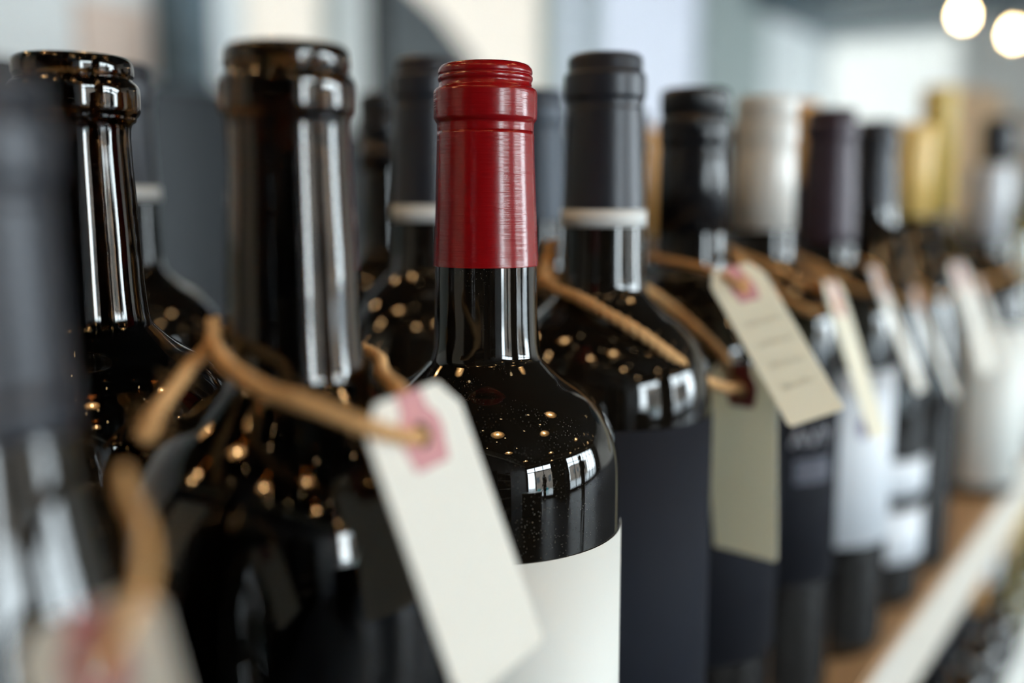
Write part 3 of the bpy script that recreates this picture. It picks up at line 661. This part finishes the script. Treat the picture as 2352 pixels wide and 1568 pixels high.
# ------------------------------------------------------------------ room furniture, far and reflected
def cabinet(e1a, e1b, e2a, e2b, z1, label, m='darkcab', doors=2):
    root = empty('cabinet', R((e1a + e1b) / 2, (e2a + e2b) / 2, FLOOR)); tag(root, label, 'cabinet'); bpy.context.view_layer.update()
    rbox('carcass', e1a, e1b, e2a, e2b, FLOOR, z1 - .03, M[m], root); rbox('top', e1a - .01, e1b + .01, e2a, e2b + .015, z1 - .03, z1, M[m], root)
    for i in range(doors):
        y0 = e1a + (e1b - e1a) * i / doors + .01; y1 = e1a + (e1b - e1a) * (i + 1) / doors - .01
        d_ = rbox('door', y0, y1, e2b, e2b + .018, FLOOR + .08, z1 - .05, M[m], root)
    return root
cabinet(.9, 2.15, LEFT + .01, LEFT + .55, .60, 'dark tall cabinet against the pale wall behind the flared glass lip')
cabinet(2.33, 3.45, LEFT + .01, LEFT + .50, .52, 'dark lower cabinet under the first lit blind', doors=3)
cabinet(3.5, 6.4, LEFT + .01, LEFT + .45, .20, 'long dark sideboard under the wide blinds', doors=6)
box('poster', R(2.01, LEFT + .012, .80), (.02, .26, .22), M['poster'], rz=-AZ); tag(bpy.data.objects['poster'], 'peach toned poster on the pale wall', 'poster')
# dark display stand with a sloping top, in front of the cream blind
root = empty('display_stand', R(2.40, -2.0, FLOOR)); tag(root, 'dark stand with sloping top silhouetted against the cream blind', 'stand')
bm = bmesh.new()
prof = [(-.21, 0), (.20, 0), (.20, 1.60), (.02, 1.72), (-.21, 1.81)]
f0 = [bm.verts.new(E1 * y - E2 * .04 + Vector((0, 0, z))) for y, z in prof]; f1 = [bm.verts.new(E1 * y + E2 * .04 + Vector((0, 0, z))) for y, z in prof]
bm.faces.new(f0); bm.faces.new(f1[::-1])
for i in range(5): bm.faces.new((f0[i], f1[i], f1[(i + 1) % 5], f0[(i + 1) % 5]))
bmesh.ops.recalc_face_normals(bm, faces=bm.faces); mesh_obj('body', bm, M['frame'], root, False)
# tan wooden wine box standing at the end of the shelf
root = empty('wooden_wine_box', (.545, 1.235, 0)); root.rotation_euler = (0, 0, -.42); tag(root, 'tall pale tan wooden box behind the silver capsule at the shelf end', 'box')
for nm, c, s_ in [('side_panel', (-.040, 0, .19), (.007, .080, .38)), ('side_panel', (.040, 0, .19), (.007, .080, .38)), ('front_panel', (0, -.037, .19), (.073, .007, .38)), ('back_panel', (0, .037, .19), (.073, .007, .38)), ('lid', (0, 0, .384), (.087, .081, .008)), ('handle', (0, 0, .393), (.04, .010, .010))]:
    box(nm, c, s_, M['tanwood'], root, bevel=.0006)
# shelving units on the back wall and a pale counter, seen in the reflections
for e2, lb in [(.6, 'dark open shelving unit at the back wall, reflected in the red capped bottle'), (2.2, 'dark open shelving unit at the back wall nearer the corner window')]:
    root = empty('shelving_unit', R(BACK + .2, e2, FLOOR)); tag(root, lb, 'shelving'); bpy.context.view_layer.update()
    rbox('back_panel', BACK + .02, BACK + .03, e2 - .45, e2 + .45, FLOOR, .95, M['darkcab'], root)
    for s_ in (-1, 1): rbox('side_panel', BACK + .03, BACK + .33, e2 + s_ * .45 - .015, e2 + s_ * .45 + .015, FLOOR, .95, M['darkcab'], root)
    for z in (-.6, -.25, .1, .45, .8): rbox('shelf', BACK + .03, BACK + .32, e2 - .43, e2 + .43, z, z + .02, M['beam'], root)
root = empty('counter', R(-.95, 3.6, FLOOR)); tag(root, 'pale topped low counter in front of the corner window', 'counter'); bpy.context.view_layer.update()
rbox('top', -1.5, -.3, 3.4, 4.0, -.22, -.18, M['hinge'], root); rbox('body', -1.45, -.35, 3.45, 3.95, FLOOR, -.22, M['darkcab'], root)
def chair(e1, e2, label):
    root = empty('cafe_chair', R(e1, e2, FLOOR - .30)); tag(root, label, 'chair'); bpy.context.view_layer.update()
    z = FLOOR - .30
    rbox('seat', e1 - .2, e1 + .2, e2 - .2, e2 + .2, z + .43, z + .46, M['teal'], root)
    rbox('backrest', e1 - .2, e1 + .2, e2 + .18, e2 + .2, z + .62, z + .86, M['teal'], root)
    for a in (-.18, .18):
        rbox('leg', e1 + a - .012, e1 + a + .012, e2 - .19, e2 - .166, z, z + .43, M['teal'], root)
        rbox('leg', e1 + a - .012, e1 + a + .012, e2 + .166, e2 + .19, z, z + .86, M['teal'], root)
chair(-1.2, 7.2, 'teal cafe chair outside the corner window, next to the wall'); chair(-.3, 7.5, 'teal cafe chair outside the corner window, away from the wall')

def person(e1, e2, label, h=1.72, turn=0.0, lean=0.0):
    root = empty('person', R(e1, e2, FLOOR), turn); tag(root, label, 'person')
    k = h / 1.72
    J = {'pel': (0, 0, .95), 'sp': (0, .01, 1.15), 'ch': (0, 0, 1.34), 'nk': (0, .01, 1.47), 'hd': (0, .02, 1.56), 'top': (0, .01, 1.66),
         'ls': (.19, 0, 1.40), 'le': (.24, -.02, 1.12), 'lw': (.20, .18, .98), 'lh': (.16, .27, .99), 'rs': (-.19, 0, 1.40), 're': (-.25, -.02, 1.12), 'rw': (-.22, .10, .92), 'rh': (-.21, .15, .84),
         'lhip': (.10, 0, .90), 'lk': (.12, .03, .50), 'la': (.12, -.02, .09), 'lf': (.13, .14, .04), 'rhip': (-.10, 0, .90), 'rk': (-.13, .02, .50), 'ra': (-.14, -.03, .09), 'rf': (-.16, .12, .04)}
    Ed = [('pel', 'sp'), ('sp', 'ch'), ('ch', 'nk'), ('nk', 'hd'), ('hd', 'top'), ('ch', 'ls'), ('ls', 'le'), ('le', 'lw'), ('lw', 'lh'), ('ch', 'rs'), ('rs', 're'), ('re', 'rw'), ('rw', 'rh'), ('pel', 'lhip'), ('lhip', 'lk'), ('lk', 'la'), ('la', 'lf'), ('pel', 'rhip'), ('rhip', 'rk'), ('rk', 'ra'), ('ra', 'rf')]
    Rd = dict(pel=.15, sp=.14, ch=.15, nk=.055, hd=.095, top=.075, ls=.07, le=.05, lw=.032, lh=.03, rs=.07, re=.05, rw=.032, rh=.03, lhip=.10, lk=.065, la=.045, lf=.04, rhip=.10, rk=.065, ra=.045, rf=.04)
    me = bpy.data.meshes.new('body'); keys = list(J); me.from_pydata([tuple(c * k for c in J[q]) for q in keys], [(keys.index(a), keys.index(b)) for a, b in Ed], [])
    o = bpy.data.objects.new('body', me); COL.objects.link(o); o.parent = root; me.materials.append(M['cloth_dark'])
    md = o.modifiers.new('skin', 'SKIN'); 
    for i, q in enumerate(keys): me.skin_vertices[0].data[i].radius = (Rd[q] * k,) * 2 if False else (Rd[q] * k, Rd[q] * k * (.75 if q in ('pel', 'sp', 'ch') else 1))
    me.skin_vertices[0].data[0].use_root = True
    s = o.modifiers.new('sub', 'SUBSURF'); s.levels = 2; s.render_levels = 2
    bm = bmesh.new(); bmesh.ops.create_uvsphere(bm, u_segments=20, v_segments=14, radius=1, matrix=Matrix.Translation((0, .025 * k, 1.60 * k)) @ Matrix.Diagonal((.075 * k, .09 * k, .11 * k, 1))); mesh_obj('face', bm, M['skin'], root)
    bm = bmesh.new(); bmesh.ops.create_uvsphere(bm, u_segments=20, v_segments=14, radius=1, matrix=Matrix.Translation((0, -.005 * k, 1.635 * k)) @ Matrix.Diagonal((.088 * k, .098 * k, .10 * k, 1))); mesh_obj('hair', bm, M['hair'], root)
    return root
try:
    person(2.0, 2.55, 'standing person in dark clothes, reflected in the red capped bottle', 1.74, 2.6)
    person(1.37, 3.76, 'person in dark clothes standing near the pier between the windows, reflected', 1.68, 2.2)
    person(-.26, 5.0, 'person in dark clothes by the corner window, reflected', 1.66, 1.9)
except Exception as ex:
    print('person', ex)
